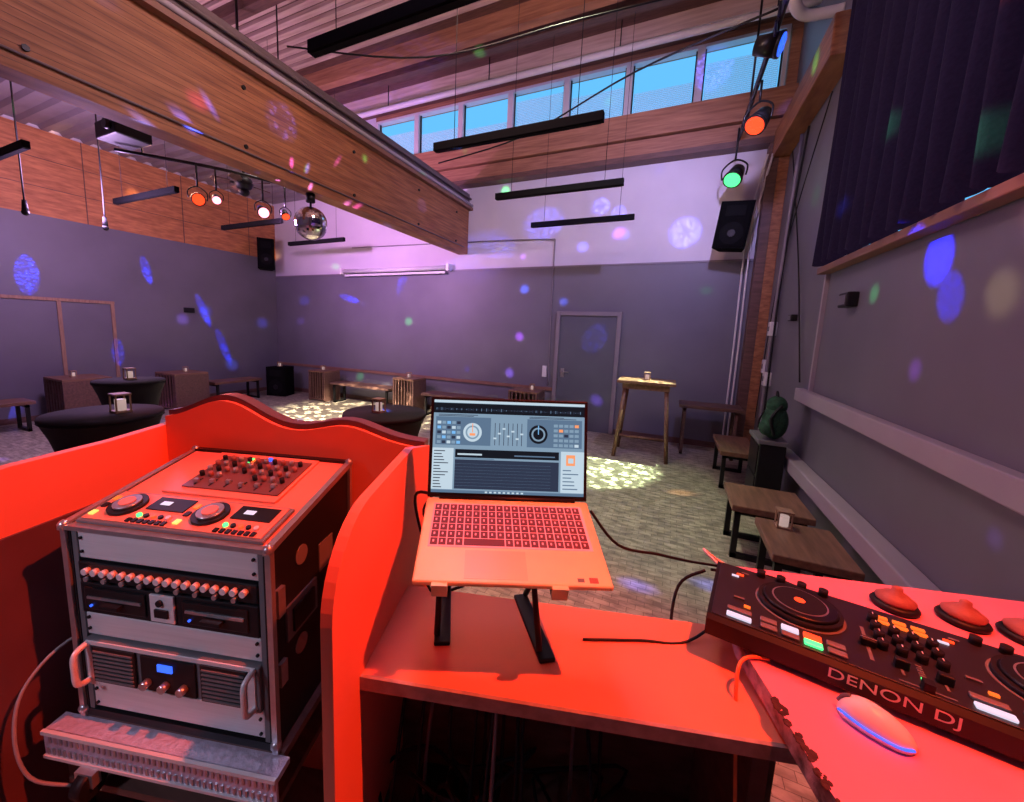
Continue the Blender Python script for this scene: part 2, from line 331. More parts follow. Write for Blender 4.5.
b.box((-6.05,2.45,3.68),(-5.6,2.8,3.86),BLK,bev=.02);b.cyl((-5.72,2.46,3.77),(-5.72,2.40,3.77),.05,BLKM);b.cyl((-5.82,2.6,3.86),(-5.82,2.6,ZC),.02,BLKM)
b.box((-6.0,2.5,3.86),(-5.65,2.75,3.88),BLKM);b.done()
for x,y,z in ((-6.6,2.0,2.95),(-6.6,2.7,2.95)):
    b=B('hanging_microphone');b.cyl((x,y,z),(x,y,ZC),.008,BLKM);b.cyl((x,y,z-.12),(x,y,z),.03,BLK,r2=.02);b.sph((x,y,z-.13),.035,BLKM);b.done()
def speaker(c,sz,yaw,roll=0,name='pa_speaker',mount=None):
    M=Matrix.Translation(c)@Matrix.Rotation(math.radians(yaw),4,'Z')@Matrix.Rotation(math.radians(roll),4,'Y')
    b=B(name,M);w,d,h=sz
    b.prism([(-w/2,-d/2),(w/2,-d/2),(w*.36,d/2),(-w*.36,d/2)],2,-h/2,h/2,SPKG)
    b.box((-w*.45,-d/2-.012,-h*.46),(w*.45,-d/2,h*.46),SPKG,bev=.005)
    b.cyl((0,-d/2-.012,-h*.18),(0,-d/2-.016,-h*.18),w*.36,LAMPB,seg=28);b.cyl((0,-d/2-.016,-h*.18),(0,-d/2-.02,-h*.18),w*.12,BLK,seg=20)
    b.box((-w*.3,-d/2-.018,h*.18),(w*.3,-d/2-.01,h*.4),LAMPB,bev=.003)
    if mount:
        b.M=Matrix();b.tube([c,((c[0]+mount[0])/2,(c[1]+mount[1])/2,c[2]+.05),mount],.018,BLKM)
    b.done()
speaker((-8.86,6.62,3.3),(.36,.3,.7),55,0,mount=(XL+.03,6.8,3.3))
speaker((.66,6.75,3.25),(.40,.3,.62),-12,6,mount=(.8,YB-.0,3.3))
speaker((-8.3,6.5,.34),(.5,.42,.68),15)
def bench(x0,x1,y0,y1,h,top=OAK,name='bench',t=.05,fr=BLKM):
    b=B(name);b.box((x0,y0,h-t),(x1,y1,h),top,bev=.006)
    r=.02;along=(x1-x0)>(y1-y0)
    ends=((x0+.08,x1-.08) if along else (y0+.08,y1-.08))
    for e in ends:
        if along:
            b.box((e-r,y0+.03,0),(e+r,y0+.03+2*r,h-t),fr);b.box((e-r,y1-.03-2*r,0),(e+r,y1-.03,h-t),fr);b.box((e-r,y0+.03,0),(e+r,y1-.03,2*r),fr);b.box((e-r,y0+.03,h-t-2*r),(e+r,y1-.03,h-t),fr)
        else:
            b.box((x0+.03,e-r,0),(x0+.03+2*r,e+r,h-t),fr);b.box((x1-.03-2*r,e-r,0),(x1-.03,e+r,h-t),fr);b.box((x0+.03,e-r,0),(x1-.03,e+r,2*r),fr);b.box((x0+.03,e-r,h-t-2*r),(x1-.03,e+r,h-t),fr)
    b.done()
bench(-8.75,-8.3,4.95,6.0,.45);bench(-8.75,-8.3,.9,2.4,.45)
bench(-6.7,-5.1,6.45,6.85,.45,OAKD);bench(-4.3,-2.7,6.45,6.85,.45,OAKD)
bench(.62,1.0,5.1,6.0,.45,OAK,'low_table');bench(.54,1.05,3.45,4.0,.45,OAK,'low_table');bench(.66,1.08,2.75,3.3,.45,OAK,'low_table')
bench(.2,1.0,6.4,6.85,.74,OAKD,'console_table',fr=OAKD)
def boxt(x0,x1,y0,y1,h,name='side_table_box'):
    b=B(name);t=.035
    b.box((x0,y0,h-t),(x1,y1,h),OAK,bev=.004);b.box((x0,y0,0),(x0+t,y1,h-t),OAKD);b.box((x1-t,y0,0),(x1,y1,h-t),OAKD);b.box((x0+t,y1-t,0),(x1-t,y1,h-t),OAKD);b.box((x0+t,y0,.03),(x1-t,y1-t,.06),OAKD)
    n=6
    for i in range(n):
        xx=x0+t+(x1-x0-2*t)*(i+.5)/n;b.box((xx-.012,y0+.002,.06),(xx+.012,y0+.02,h-t),OAKD)
    b.done()
boxt(-8.8,-8.15,2.65,3.25,.74);boxt(-8.8,-8.15,4.15,4.75,.70);boxt(-7.3,-6.8,6.4,6.85,.68);boxt(-4.95,-4.45,6.4,6.85,.7);boxt(-2.45,-1.93,6.35,6.8,.7)
b=B('bar_table');cx,cy=-.25,6.05
b.box((cx-.37,cy-.3,1.05),(cx+.37,cy+.3,1.09),OAK,bev=.006);b.box((cx-.3,cy-.24,.97),(cx+.3,cy+.24,1.05),OAK)
for sx in (-1,1):
    for sy in (-1,1):
        p1=Vector((cx+sx*.26,cy+sy*.2,1.0));p0=Vector((cx+sx*.34,cy+sy*.27,0));b.cyl(p0,p1,.034,OAK,seg=4)
    b.cyl((cx+sx*.32,cy-.25,.25),(cx+sx*.32,cy+.25,.25),.02,OAK,seg=4)
b.cyl((cx-.32,cy,.25),(cx+.32,cy,.25),.02,OAK,seg=4);b.done()
def poseur(x,y,r,h=1.1):
    b=B('cocktail_table');b.lathe([(r*.98,h-.03),(r,h-.015),(r*.98,h)],(x,y,0),CLOTH,seg=48)
    prof=[(r*1.02,0),(r*.95,.04),(r*.70,.25),(r*.6,.5),(r*.66,.75),(r*.84,.96),(r*.97,h-.035),(r,h-.03)]
    b.lathe(prof,(x,y,0),CLOTH,seg=48);b.done()
def lantern(x,y,z,s=1):
    b=B('candle_lantern');r=.04*s
    b.box((x-r,y-r,z),(x+r,y+r,z+.012),PINE);b.box((x-r,y-r,z+.1*s),(x+r,y+r,z+.11*s),PINE)
    for sx in(-1,1):
        for sy in(-1,1):b.box((x+sx*r*.85-.004,y+sy*r*.85-.004,z+.01),(x+sx*r*.85+.004,y+sy*r*.85+.004,z+.1*s),PINE)
    b.cyl((x,y,z+.012),(x,y,z+.075*s),.026*s,E_CAN,seg=14);b.done()
for x,y,r in ((-3.2,1.22,.30),(-4.74,2.02,.28),(-1.79,2.23,.29)):poseur(x,y,r)
lantern(-3.14,1.28,1.1,1.1);lantern(-4.8,2.05,1.1);lantern(-1.82,2.2,1.1,.9)
lantern(-8.5,2.9,.74,.9);lantern(-8.45,4.5,.70,.9);lantern(-7.05,6.6,.68);lantern(-4.7,6.6,.70);lantern(-2.1,6.6,.70);lantern(-.25,6.05,1.09);lantern(-8.35,6.5,.68)
lantern(.8,3.2,.45,1.1)
b=B('storage_cabinet');b.box((.86,4.5,.04),(1.07,4.95,.72),BLK,bev=.01);b.box((.84,4.48,.72),(1.08,4.97,.76),GREYP,bev=.006);b.box((.85,4.52,0),(1.06,4.93,.04),BLK)
b.box((.852,4.53,.08),(.86,4.92,.38),BLKM);b.box((.852,4.53,.41),(.86,4.92,.69),BLKM);b.done()
b=B('backpack');c=Vector((.97,4.60,.76))
b.sph(c+Vector((0,0,.17)),.17,GREEN,sc=(.62,.78,1.0),seg=20);b.sph(c+Vector((0,0,.33)),.10,GREEN,sc=(.85,1.0,.9),seg=16)
b.sph(c+Vector((-.07,-.05,.12)),.10,GREEN,sc=(.6,.85,.8),seg=14);b.sph(c+Vector((-.03,-.11,.19)),.07,GREEN,sc=(.7,.5,1.2),seg=12)
b.tube([c+Vector((0,-.03,.40)),c+Vector((-.01,0,.46)),c+Vector((0,.04,.40))],.010,BLK);b.tube([c+Vector((.02,-.10,.34)),c+Vector((-.06,-.15,.22)),c+Vector((-.02,-.13,.06))],.014,BLK)
b.tube([c+Vector((-.10,-.04,.27)),c+Vector((-.125,-.02,.18)),c+Vector((-.13,-.03,.1))],.008,BLK);b.done()
# ---------------- DJ booth ----------------
D=Matrix.Rotation(math.radians(17),4,'Z')
def arc(cx,cy,r,a0,a1,n=8):return [(cx+r*math.cos(math.radians(a0+(a1-a0)*i/n)),cy+r*math.sin(math.radians(a0+(a1-a0)*i/n))) for i in range(n+1)]
b=B('dj_booth',D)
pts=[(.57,0),(1.2,0),(1.2,1.33),(1.0,1.38)]+arc(.74,1.19,.17,95,180,10)
b.prism(pts,0,-.342,-.32,BOOTH)
pts=[(.62,0),(1.2,0),(1.2,1.34),(1.0,1.33)]+arc(.76,1.19,.14,90,180)
b.prism(pts,0,-1.29,-1.26,BOOTH);b.box((-1.26,.615,0),(-1.252,1.17,1.16),RIM);b.box((-1.295,.61,0),(-1.252,.62,1.16),RIM)  # added dark sheets extend the rack's shade over the lower left panel
top=[]
for i in range(33):
    u=i/32;a=-1.26+u*.918;z=1.36+.085*math.exp(-((u-.25)/.17)**2)+.045*math.exp(-((u-.72)/.14)**2)-.035*u
    top.append((a,z))
b.prism([(-.342,0),(-1.26,0)]+top,1,1.17,1.185,BOOTH)
b.prism([(-.342,0),(-1.26,0)]+[(a,z+.018) for a,z in top],1,1.185,1.23,RIM)
b.box((-.32,.68,.975),(.50,.97,1.0),DESKT);b.box((-.32,.672,.973),(.50,.68,1.002),PLY)
b.box((.44,.72,0),(.47,.97,.975),OAKD);b.box((-.32,.94,0),(.44,.96,.975),OAKD)
b.box((-.32,.45,.50),(.6,.94,.53),OAKD);b.box((.57,.5,0),(.6,.9,.5),OAKD);b.box((-.32,.5,0),(-.29,.9,.5),OAKD)
b.done()
b=B('side_counter')
P=[(.35,.45),(1.12,.45),(1.12,1.54),(.18,1.28),(.185,1.1),(.19,.96),(.225,.84),(.235,.80),(.262,.70),(.30,.60)]
b.prism(P,2,1.012,1.05,RTOP,edge=CHIP)
b.box((1.0,.5,0),(1.1,.6,1.012),OAKD);b.box((1.0,1.3,0),(1.1,1.4,1.012),OAKD);b.box((.45,.5,0),(.5,.6,1.012),OAKD);b.box((.3,1.2,0),(.36,1.26,1.012),OAKD)
rr=random.Random(2)
for k in range(60):
    t=.35+.65*rr.random();i=min(int(t*4),3);p=Vector(P[5+i]).lerp(Vector(P[6+i]),t*4-i)+Vector((rr.uniform(-.002,.010),rr.uniform(-.006,.006)))
    s=rr.uniform(.003,.008);b.sph((p.x,p.y,1.0495),s,CHIPD,sc=(1,1.3,.15),seg=6)
b.done()
RA0,RA1,RB0,RB1=-1.11,-.57,.75,1.13
b=B('rack_case',D)
zf,zb,zl=1.2,1.275,.70
side=[(RB0,zl),(RB1,zl),(RB1,zb),(RB0,zf)]
for a0 in (RA0,RA1-.015):
    b.prism(side,0,a0,a0+.015,BLK)
b.box((RA0+.015,RB1-.01,zl),(RA1-.015,RB1,zb-.01),BLK);b.box((RA0,RB0,zl-.02),(RA1,RB1,zl),BLK)
for a in (RA0,RA1):
    b.box((a-.006,RB0-.006,zl-.02),(a+.008,RB0+.008,zf+.002),ALUE);b.box((a-.008,RB1-.008,zl),(a+.008,RB1+.006,zb+.002),ALUE)
    b.prism([(RB0-.01,zf-.010),(RB1+.01,zb-.010),(RB1+.01,zb+.005),(RB0-.01,zf+.005)],0,a-.008,a+.008,ALUE)
b.box((RA0,RB0-.008,zf-.008),(RA1,RB0+.008,zf+.003),ALUE)
b.box((RA0,RB1-.01,zb-.012),(RA1,RB1+.01,zb+.006),BLKM)
b.box((RA1,.80,.93),(RA1+.006,.93,1.02),GREYP);b.box((RA1+.006,.82,.945),(RA1+.012,.91,1.005),BLKM)
b.box((RA1,.765,1.02),(RA1+.010,.79,1.09),ALUE);b.box((RA1,.765,.84),(RA1+.010,.79,.90),ALUE)
b.cyl((RA1,.87,1.12),(RA1+.003,.87,1.12),.025,GREYP);b.cyl((RA1,.86,.88),(RA1+.003,.86,.88),.025,ALUE)
b.box((RA1,.95,1.02),(RA1+.003,1.02,1.10),GREYP)
for a in (RA0,RA1):
    for bb,z in ((RB0,zf),(RB1,zb),(RB0,zl)):b.sph((a,bb,z),.013,ALUE,seg=10)
fa0,fa1=RA0+.03,RA1-.03
def unit(z0,z1,mat,d=.0):b.box((fa0,RB0+.004-d,z0+.002),(fa1,RB0+.10,z1-.002),mat,bev=.003)
for a in (fa0-.016,fa1+.001):b.box((a,RB0+.002,zl),(a+.015,RB0+.03,zf-.012),GREYP)
unit(1.115,1.188,ALU);unit(1.062,1.113,BLK,.006);unit(.975,1.060,BLK,.006);unit(.91,.973,ALU);unit(.785,.908,GREYP,.012);unit(.705,.783,ALU)
fy=RB0-.002
for k in range(18):
    a=fa0+.03+k*(fa1-fa0-.06)/17
    b.cyl((a,fy,1.092),(a,fy-.012,1.092),.008,ALU,seg=12)
    if k%2==0:b.cyl((a,fy,1.072),(a,fy-.01,1.072),.006,ALUE,seg=10)
for s in (0,1):
    a0=fa0+.015+s*.27;a1=a0+.17
    b.box((a0,fy-.004,.99),(a1,fy,1.047),BLKM,bev=.002);b.box((a0+.01,fy-.007,1.02),(a1-.01,fy-.004,1.026),ALUE);b.box((a0+.06,fy-.02,1.008),(a0+.11,fy-.004,1.016),BLK)
    b.cyl((a0+.02,fy-.004,1.002),(a0+.02,fy-.008,1.002),.003,E_BLU,seg=8)
b.box((fa0+.20,fy-.006,.985),(fa0+.265,fy,1.055),ALU,bev=.002);b.box((fa0+.215,fy-.01,1.0),(fa0+.25,fy-.006,1.02),BLK);b.cyl((fa0+.23,fy-.006,1.037),(fa0+.23,fy-.012,1.037),.008,BLK,seg=10)
ay=RB0-.008
b.box((fa0+.03,ay-.006,.80),(fa0+.15,ay,.895),BLKM);b.box((fa1-.15,ay-.006,.80),(fa1-.03,ay,.895),BLKM)
for k in range(8):
    for a0 in (fa0+.035,fa1-.145):b.box((a0,ay-.009,.805+k*.011),(a0+.11,ay-.006,.809+k*.011),GREYP)
b.box((fa0+.165,ay-.005,.80),(fa1-.165,ay,.892),BLK,bev=.002);b.box((fa0+.215,ay-.008,.86),(fa0+.255,ay-.005,.878),E_BLU)
for a in (fa0+.185,fa0+.235,fa0+.285):b.cyl((a,ay-.005,.825),(a,ay-.022,.825),.010,ALUE,seg=14)
for a0 in (fa0+.006,fa1-.022):
    b.tube([(a0+.008,ay,.80),(a0+.008,ay-.03,.81),(a0+.008,ay-.034,.85),(a0+.008,ay-.03,.89),(a0+.008,ay,.90)],.007,ALU)
b.prism([(fa0+.01,.79),(fa0+.04,.79),(fa0+.02,.904),(fa0+.01,.904)],1,ay-.004,ay,ALU);b.prism([(fa1-.01,.79),(fa1-.04,.79),(fa1-.02,.904),(fa1-.01,.904)],1,ay-.004,ay,ALU)
b.box((fa0+.01,ay-.003,.896),(fa1-.01,ay,.906),ALU);b.box((fa0+.01,ay-.003,.787),(fa1-.01,ay,.797),ALU)
for z in (.72,.76,.93,.96,1.135,1.17):
    for a in (fa0+.01,fa1-.01):b.cyl((a,RB0+.006,z),(a,RB0,z),.004,BLK,seg=8)
S=Matrix.Translation((RA0,RB0,zf))@Matrix.Rotation(math.atan2(zb-zf,RB1-RB0),4,'X')
L=math.hypot(zb-zf,RB1-RB0);Wd=RA1-RA0
b.box((.012,.0,-.012),(Wd-.012,L,.0),DESKT,M=S)
b.box((.02,.01,0),(Wd-.02,.135,.010),GREYP,M=S,bev=.003);b.box((.03,.018,.010),(Wd-.03,.128,.012),DESKT,M=S)
for cx in (.10,.335):
    b.cyl((cx,.075,.01),(cx,.075,.020),.042,BLK,seg=32,M=S);b.cyl((cx,.075,.020),(cx,.075,.026),.030,ALUE,seg=32,M=S);b.cyl((cx,.075,.026),(cx,.075,.028),.018,DESKT,seg=24,M=S)
    b.box((cx+.055,.07,.012),(cx+.16,.118,.015),BLK,M=S);b.box((cx+.078,.088,.015),(cx+.105,.102,.016),E_WHT,M=S)
    for k in range(5):b.cyl((cx+.065+k*.02,.045,.012),(cx+.065+k*.02,.045,.018),.006,[E_GRN,BLK,E_RED,BLK,WPL][k],seg=10,M=S)
    for k in range(7):b.box((cx+.05+k*.016,.020,.012),(cx+.060+k*.016,.032,.016),BLK,M=S)
    for k in range(3):b.box((cx-.065,.03+k*.03,.012),(cx-.052,.045+k*.03,.016),[E_YEL,BLK,E_ORG][k],M=S)
b.box((.11,.155,0),(Wd-.09,.375,.006),DESKT,M=S,bev=.002)
MIXT=pm('mixer_face',(.20,.08,.07),.4,ns=9,amt=.1)
b.box((.15,.180,.006),(Wd-.10,.350,.010),MIXT,M=S)
for i in range(10):
    for j in range(4):
        if 2<i<6 and j<1:continue
        x=.165+i*.028;y=.237+j*.030
        b.cyl((x,y,.010),(x,y,.024),.0065,[BLK,ALUE,CONE][(i*2+j)%3],seg=10,M=S)
for i in range(6):
    x=.18+i*.046;b.box((x-.002,.19,.010),(x+.002,.222,.0115),BLK,M=S);b.box((x-.006,.197+.004*(i%3),.0115),(x+.006,.205+.004*(i%3),.022),ALUE,M=S)
b.box((.30,.337,.010),(.312,.347,.018),E_BLU,M=S);b.box((.245,.32,.010),(.251,.345,.013),E_GRN,M=S);b.box((.255,.32,.010),(.261,.345,.013),E_ORG,M=S)
b.box((-1.17,.705,.66),(-.535,.75,.675),CHECK);b.box((-1.17,.70,.605),(-.535,.706,.675),CHECK)
for k in range(40):
    b.box((-1.16+k*.0156,.697,.612),(-1.154+k*.0156,.70,.63),ALUE);b.box((-1.152+k*.0156,.697,.645),(-1.146+k*.0156,.70,.663),ALUE)
b.box((-1.17,.694,.668),(-.535,.702,.678),ALU);b.box((-1.17,.694,.602),(-.535,.702,.610),ALU)
b.box((RA0-.02,.75,.66),(RA1+.02,RB1,.68),OAKD)
for a in (-1.13,-.59):
    for bb in (.74,1.09):
        b.box((a-.015,bb-.015,.10),(a+.015,bb+.015,.655),BLKM)
        b.cyl((a-.015,bb,.05),(a+.015,bb,.05),.05,GREYP,seg=20)
b.box((-1.14,.72,.50),(-.58,1.1,.52),OAKD);b.box((-1.14,.70,.15),(-.58,1.1,.17),OAKD)
b.cyl((-1.05,.69,.565),(-1.02,.69,.565),.033,BLK,seg=20);b.box((-1.06,.68,.565),(-1.01,.70,.602),ALUE);b.done()
# ---------------- laptop ----------------
ly=math.radians(25.5);o=Vector((-.406,.585,1.220));tilt=math.atan2(.07,.215)
LM=Matrix.Translation(o)@Matrix.Rotation(ly,4,'Z')
BM=LM@Matrix.Rotation(tilt,4,'X');lw,ld=.39,.235
b=B('laptop')
b.box((0,0,-.012),(lw,ld,0),LAPT,M=BM,bev=.004)
b.box((.02,.085,0),(lw-.02,ld-.02,.0006),KEYG,M=BM)
for j in range(6):
    n=19;y0=.09+j*.0205;pw=(lw-.048)/n
    i=0
    while i<n:
        w=1
        if j==0 and i==4:w=5
        x0=.024+i*pw;x1=x0+pw*w-.0028;b.box((x0,y0,.0006),(x1,y0+.0172,.0022),KEY,M=BM)
        if w==1:b.box((x0+.005,y0+.006,.0022),(x0+.0085,y0+.012,.0024),KEYG,M=BM)
        i+=int(w)
b.box((.10,.010,0),(.225,.078,.0004),TPAD,M=BM)
b.box((.345,.008,0),(.362,.020,.0005),CONE,M=BM);b.box((.322,.010,0),(.335,.018,.0005),GREYP,M=BM)
hz=BM@Vector((0,ld,0))
HM=Matrix.Translation(hz)@Matrix.Rotation(ly,4,'Z')@Matrix.Rotation(math.radians(-12),4,'X')
lh=.245
b.box((0,0,0),(lw,.007,lh),BLK,M=HM,bev=.002);b.cyl((.03,.0,.0),(lw-.03,.0,.0),.006,BLK,M=HM)
def sc(x0,x1,z0,z1,mat,k=1):b.box((x0,-.0004*k,z0),(x1,0,z1),mat,M=HM)
EB=lambda n,c,s=1.0:pm(n,(0,0,0),.3,ns=5,emit=c,es=s,spec=.2)
S_BG=EB('screen_pale',(.27,.40,.54),.85);S_BLK=EB('screen_black',(.008,.010,.016));S_DK=EB('screen_slate',(.030,.040,.075));S_W=EB('screen_white',(.55,.68,.78));S_MB=EB('screen_mid',(.11,.18,.28));S_OR=EB('screen_orange',(1,.35,.15));S_BL=EB('screen_blue',(.2,.5,.9))
sx0,sx1,sz0,sz1=.008,lw-.008,.012,lh-.007
sc(sx0,sx1,sz0,sz1,S_BG,1)
sc(sx0,sx1,sz1-.006,sz1,S_W,2)
sc(sx0,sx1,sz1-.032,sz1-.007,S_BLK,2)
rr=random.Random(5)
for k in range(88):
    x=sx0+.006+k*.0041;h=rr.uniform(.0006,.006);sc(x,x+.0018,sz1-.022-h*.6,sz1-.022+h*.6,S_DK if k%3 else S_MB,3)
for x0,x1 in ((.014,.15),(.24,.376)):sc(x0,x1,.128,.197,S_MB,2)
for k in range(7):sc(.160+k*.011,.1615+k*.011,.13,.185,S_DK,3)
for k in range(7):sc(.157+k*.011,.1645+k*.011,.145+(k*7%5)*.006,.149+(k*7%5)*.006,S_W,4)
for cx in (.105,.268):
    b.cyl((cx,-.0009,.160),(cx,0,.160),.023,S_W if cx<.2 else S_BLK,seg=28,M=HM);b.cyl((cx,-.0012,.160),(cx,0,.160),.017,S_BG,seg=24,M=HM);b.cyl((cx,-.0014,.160),(cx,0,.160),.013,S_BLK if cx>.2 else S_W,seg=20,M=HM)
    b.box((cx-.001,-.002,.160),(cx+.001,0,.182),S_OR if cx<.2 else S_BL,M=HM)
sc(.098,.112,.152,.158,S_OR,6)
for j in range(5):
    for k in range(5):
        x=.018+k*.012;z=.131+j*.012;sc(x,x+.009,z,z+.007,[S_BG,S_DK,S_W,S_BG,S_BL][(j*3+k)%5],3)
        x=.306+k*.013;sc(x,x+.010,z,z+.007,[S_BG,S_DK,S_OR,S_BG,S_W][(j*2+k)%5] if (j+k)%4==0 else S_BG,3)
for z in (.1985,.2015):
    sc(.02,.02+rr.uniform(.07,.12),z,z+.0015,S_DK,3);sc(.245,.245+rr.uniform(.07,.12),z,z+.0015,S_DK,3)
sc(sx0,.060,.02,.120,S_W,2)
for k in range(13):sc(.012,.026+rr.random()*.022,.024+k*.0073,.0262+k*.0073,S_DK,3)
sc(.062,.322,.02,.120,S_BG,2);sc(.064,.320,.022,.093,S_DK,3);sc(.064,.320,.098,.118,S_BLK,3);sc(.07,.13,.104,.108,S_W,4);sc(.21,.31,.104,.107,S_MB,4);sc(.064,.16,.0945,.0965,S_MB,3)
for k in range(8):sc(.064,.300,.0295+k*.0076,.0298+k*.0076,S_MB,4)
sc(.325,sx1,.02,.120,S_W,2);sc(.338,.360,.086,.112,S_OR,3);sc(.343,.356,.092,.104,S_W,4)
for k in range(6):sc(.33,.35+rr.random()*.02,.028+k*.009,.0305+k*.009,S_MB,3)
sc(sx0,sx1,sz0,.0185,S_MB,3)
for k in range(9):sc(.14+k*.011,.146+k*.011,.0135,.0172,S_W,4)
b.done()
b=B('laptop_stand')
for (x0,y0),(x1,y1) in (((-.50,.88),(-.398,.695)),((-.30,.935),(-.175,.76))):
    p=Vector((x0,y0,1.0));q=Vector((x1,y1,1.0));d=(q-p).normalized()
    R=Matrix((Vector((d.x,d.y,0)),Vector((-d.y,d.x,0)),Vector((0,0,1)))).transposed().to_4x4();R.translation=p
    Lx=(q-p).length
    b.box((0,-.018,0),(Lx,.018,.010),BLK,M=R,bev=.003)
    A=BM.inverted()@Vector((x0,y0,1.2));Cc=BM.inverted()@Vector((x1,y1,1.2))
    for s,f,yy,tx in ((.012,.03,.10,Cc.x),(-.012,.9,ld-.03,A.x)):
        a0=R@Vector((f*Lx,s,.012));t0=BM@Vector((min(max(tx,.03),lw-.03),yy,-.017));b.cyl(a0,t0,.007,BLK,seg=8)
    xa=min(max(Cc.x,.04),lw-.03)
    b.box((xa-.015,-.012,-.022),(xa+.015,ld-.01,-.013),BLK,M=BM);b.box((xa-.015,-.014,-.022),(xa+.015,-.006,.008),LAPT,M=BM)
b.done()
# ---------------- controller ----------------
CM=Matrix.Translation((.124,.934,1.05))@Matrix.Rotation(math.radians(-10),4,'Z')
cw,cdp,ch=.66,.265,.056
b=B('dj_controller',CM)
b.prism([(0,.012),(.02,.004),(cdp-.02,.004),(cdp,.02),(cdp,ch-.006),(cdp-.008,ch),(.01,ch),(0,ch-.008)],0,0,cw,BLKM)
for x in (.10,.3,.62):
    for y in (.06,.24):b.cyl((x,y,0),(x,y,.005),.015,BLK)
b.box((.008,.012,ch),(cw-.008,cdp-.01,ch+.002),CTOP,bev=.0009)
T=ch+.002
for k,cx in enumerate((.165,.52)):
    cy=.150
    b.cyl((cx,cy,T+.0003),(cx,cy,T+.002),.080,GREYP,seg=48)
    b.cyl((cx,cy,T),(cx,cy,T+.012),.075,BLK,seg=48);b.cyl((cx,cy,T+.012),(cx,cy,T+.018),.068,BLKM,r2=.064,seg=48)
    b.cyl((cx,cy,T+.018),(cx,cy,T+.0186),.050,ALUE,seg=40);b.cyl((cx,cy,T+.0186),(cx,cy,T+.0196),.047,BLK,seg=40);b.cyl((cx,cy,T+.0196),(cx,cy,T+.0202),.010,E_RED,seg=16)
    for j in range(8):
        x=cx-.10+.030+(j%4)*.036;y=.020+(j//4)*.022
        b.box((x,y,T),(x+.029,y+.016,T+.006),[GREYP,GREYP,E_GRN if k==0 else E_WHT,GREYP,GREYP,E_WHT,E_RED if k==0 else GREYP,GREYP][j],bev=.002)
    b.box((cx-.13,.02,T),(cx-.085,.034,T+.006),E_WHT,bev=.002);b.box((cx-.13,.043,T),(cx-.085,.057,T+.006),GREYP,bev=.002)
    b.box((cx-.10,.075,T),(cx-.088,.081,T+.004),E_ORG);b.box((cx-.12,.10,T),(cx-.1,.106,T+.004),GREYP)
    fx=cx+.105
    b.box((fx-.003,.05,T),(fx+.003,.16,T+.001),GREYP);b.box((fx-.012,.09,T+.001),(fx+.012,.104,T+.016),BLK,bev=.003);b.box((fx-.012,.0965,T+.016),(fx+.012,.0975,T+.0165),WPL)
    for j in range(4):b.cyl((cx-.07+j*.04,.242,T),(cx-.07+j*.04,.242,T+.016),.009,BLK,seg=14)
    for j in range(3):b.box((cx-.13+j*.01,.20+j*.012,T),(cx-.115+j*.01,.205+j*.012,T+.003),[E_WHT,E_RED,GREYP][j])
for i in range(4):
    for j in range(4):
        if 0<i<4 and j==3:
            for q in (0,1):b.box((.272+i*.028,.20+q*.018,T),(.292+i*.028,.208+q*.018,T+.004),E_ORG)
            continue
        b.cyl((.292+i*.027,.105+j*.031,T),(.292+i*.027,.105+j*.031,T+.017),.0085,BLK,seg=14);b.box((.2912+i*.027,.105+j*.031,T+.017),(.2928+i*.027,.113+j*.031,T+.0175),WPL)
for x in (.31,.365):b.box((x-.002,.04,T),(x+.002,.09,T+.001),GREYP);b.box((x-.01,.055,T),(x+.01,.068,T+.018),BLK,bev=.002)
b.box((.30,.020,T),(.37,.023,T+.001),GREYP);b.box((.328,.014,T),(.342,.030,T+.016),BLK)
for j in range(7):b.box((.333,.04+j*.007,T),(.341,.044+j*.007,T+.002),[E_GRN,E_GRN,GREYP,GREYP,GREYP,GREYP,GREYP][j])
ctl=b.done()
c=bpy.data.curves.new('label','FONT');c.body='DENON DJ';c.size=.027;c.extrude=.0003;c.materials.append(WPL);c.align_x='CENTER'
t=bpy.data.objects.new('label',c);scn.collection.objects.link(t);t.parent=ctl;t.matrix_world=CM@Matrix.Translation((.288,-.001,.026))@Matrix.Rotation(math.radians(88),4,'X')@Matrix.Diagonal((1.3,1,1,1))
MM=Matrix.Translation((.374,.836,1.05))@Matrix.Rotation(math.radians(-28),4,'Z')
b=B('computer_mouse',MM)
tb=bmesh.new();bmesh.ops.create_uvsphere(tb,u_segments=32,v_segments=16,radius=1)
for v in tb.verts:
    x,y,z=v.co;y*= (1-.12*math.cos(x*2));v.co=Vector((x*.050,y*.034,max(z,-.05)*.036*(1-.25*x)))+Vector((0,0,.003))
b.merge(tb,WPL,None,True)
b.tube([(-.045,-.022,.013),(-.01,-.031,.012),(.03,-.027,.011),(.047,-.012,.010)],.0022,E_BLU);b.tube([(-.035,0,.034),(-.043,0,.028),(-.049,0,.014)],.0035,GREYP)
b.done()
for x,y in ((.565,1.28),(.69,1.29),(.79,1.28)):
    b=B('tealight_holder');b.lathe([(.042,0),(.046,.008),(.042,.014),(.034,.016)],(x,y,1.05),BLK,seg=28)
    b.lathe([(.035,.014),(.038,.024),(.028,.031),(.024,.035),(.011,.042),(.010,.052),(.003,.056)],(x,y,1.05),CONE,seg=24);b.done()
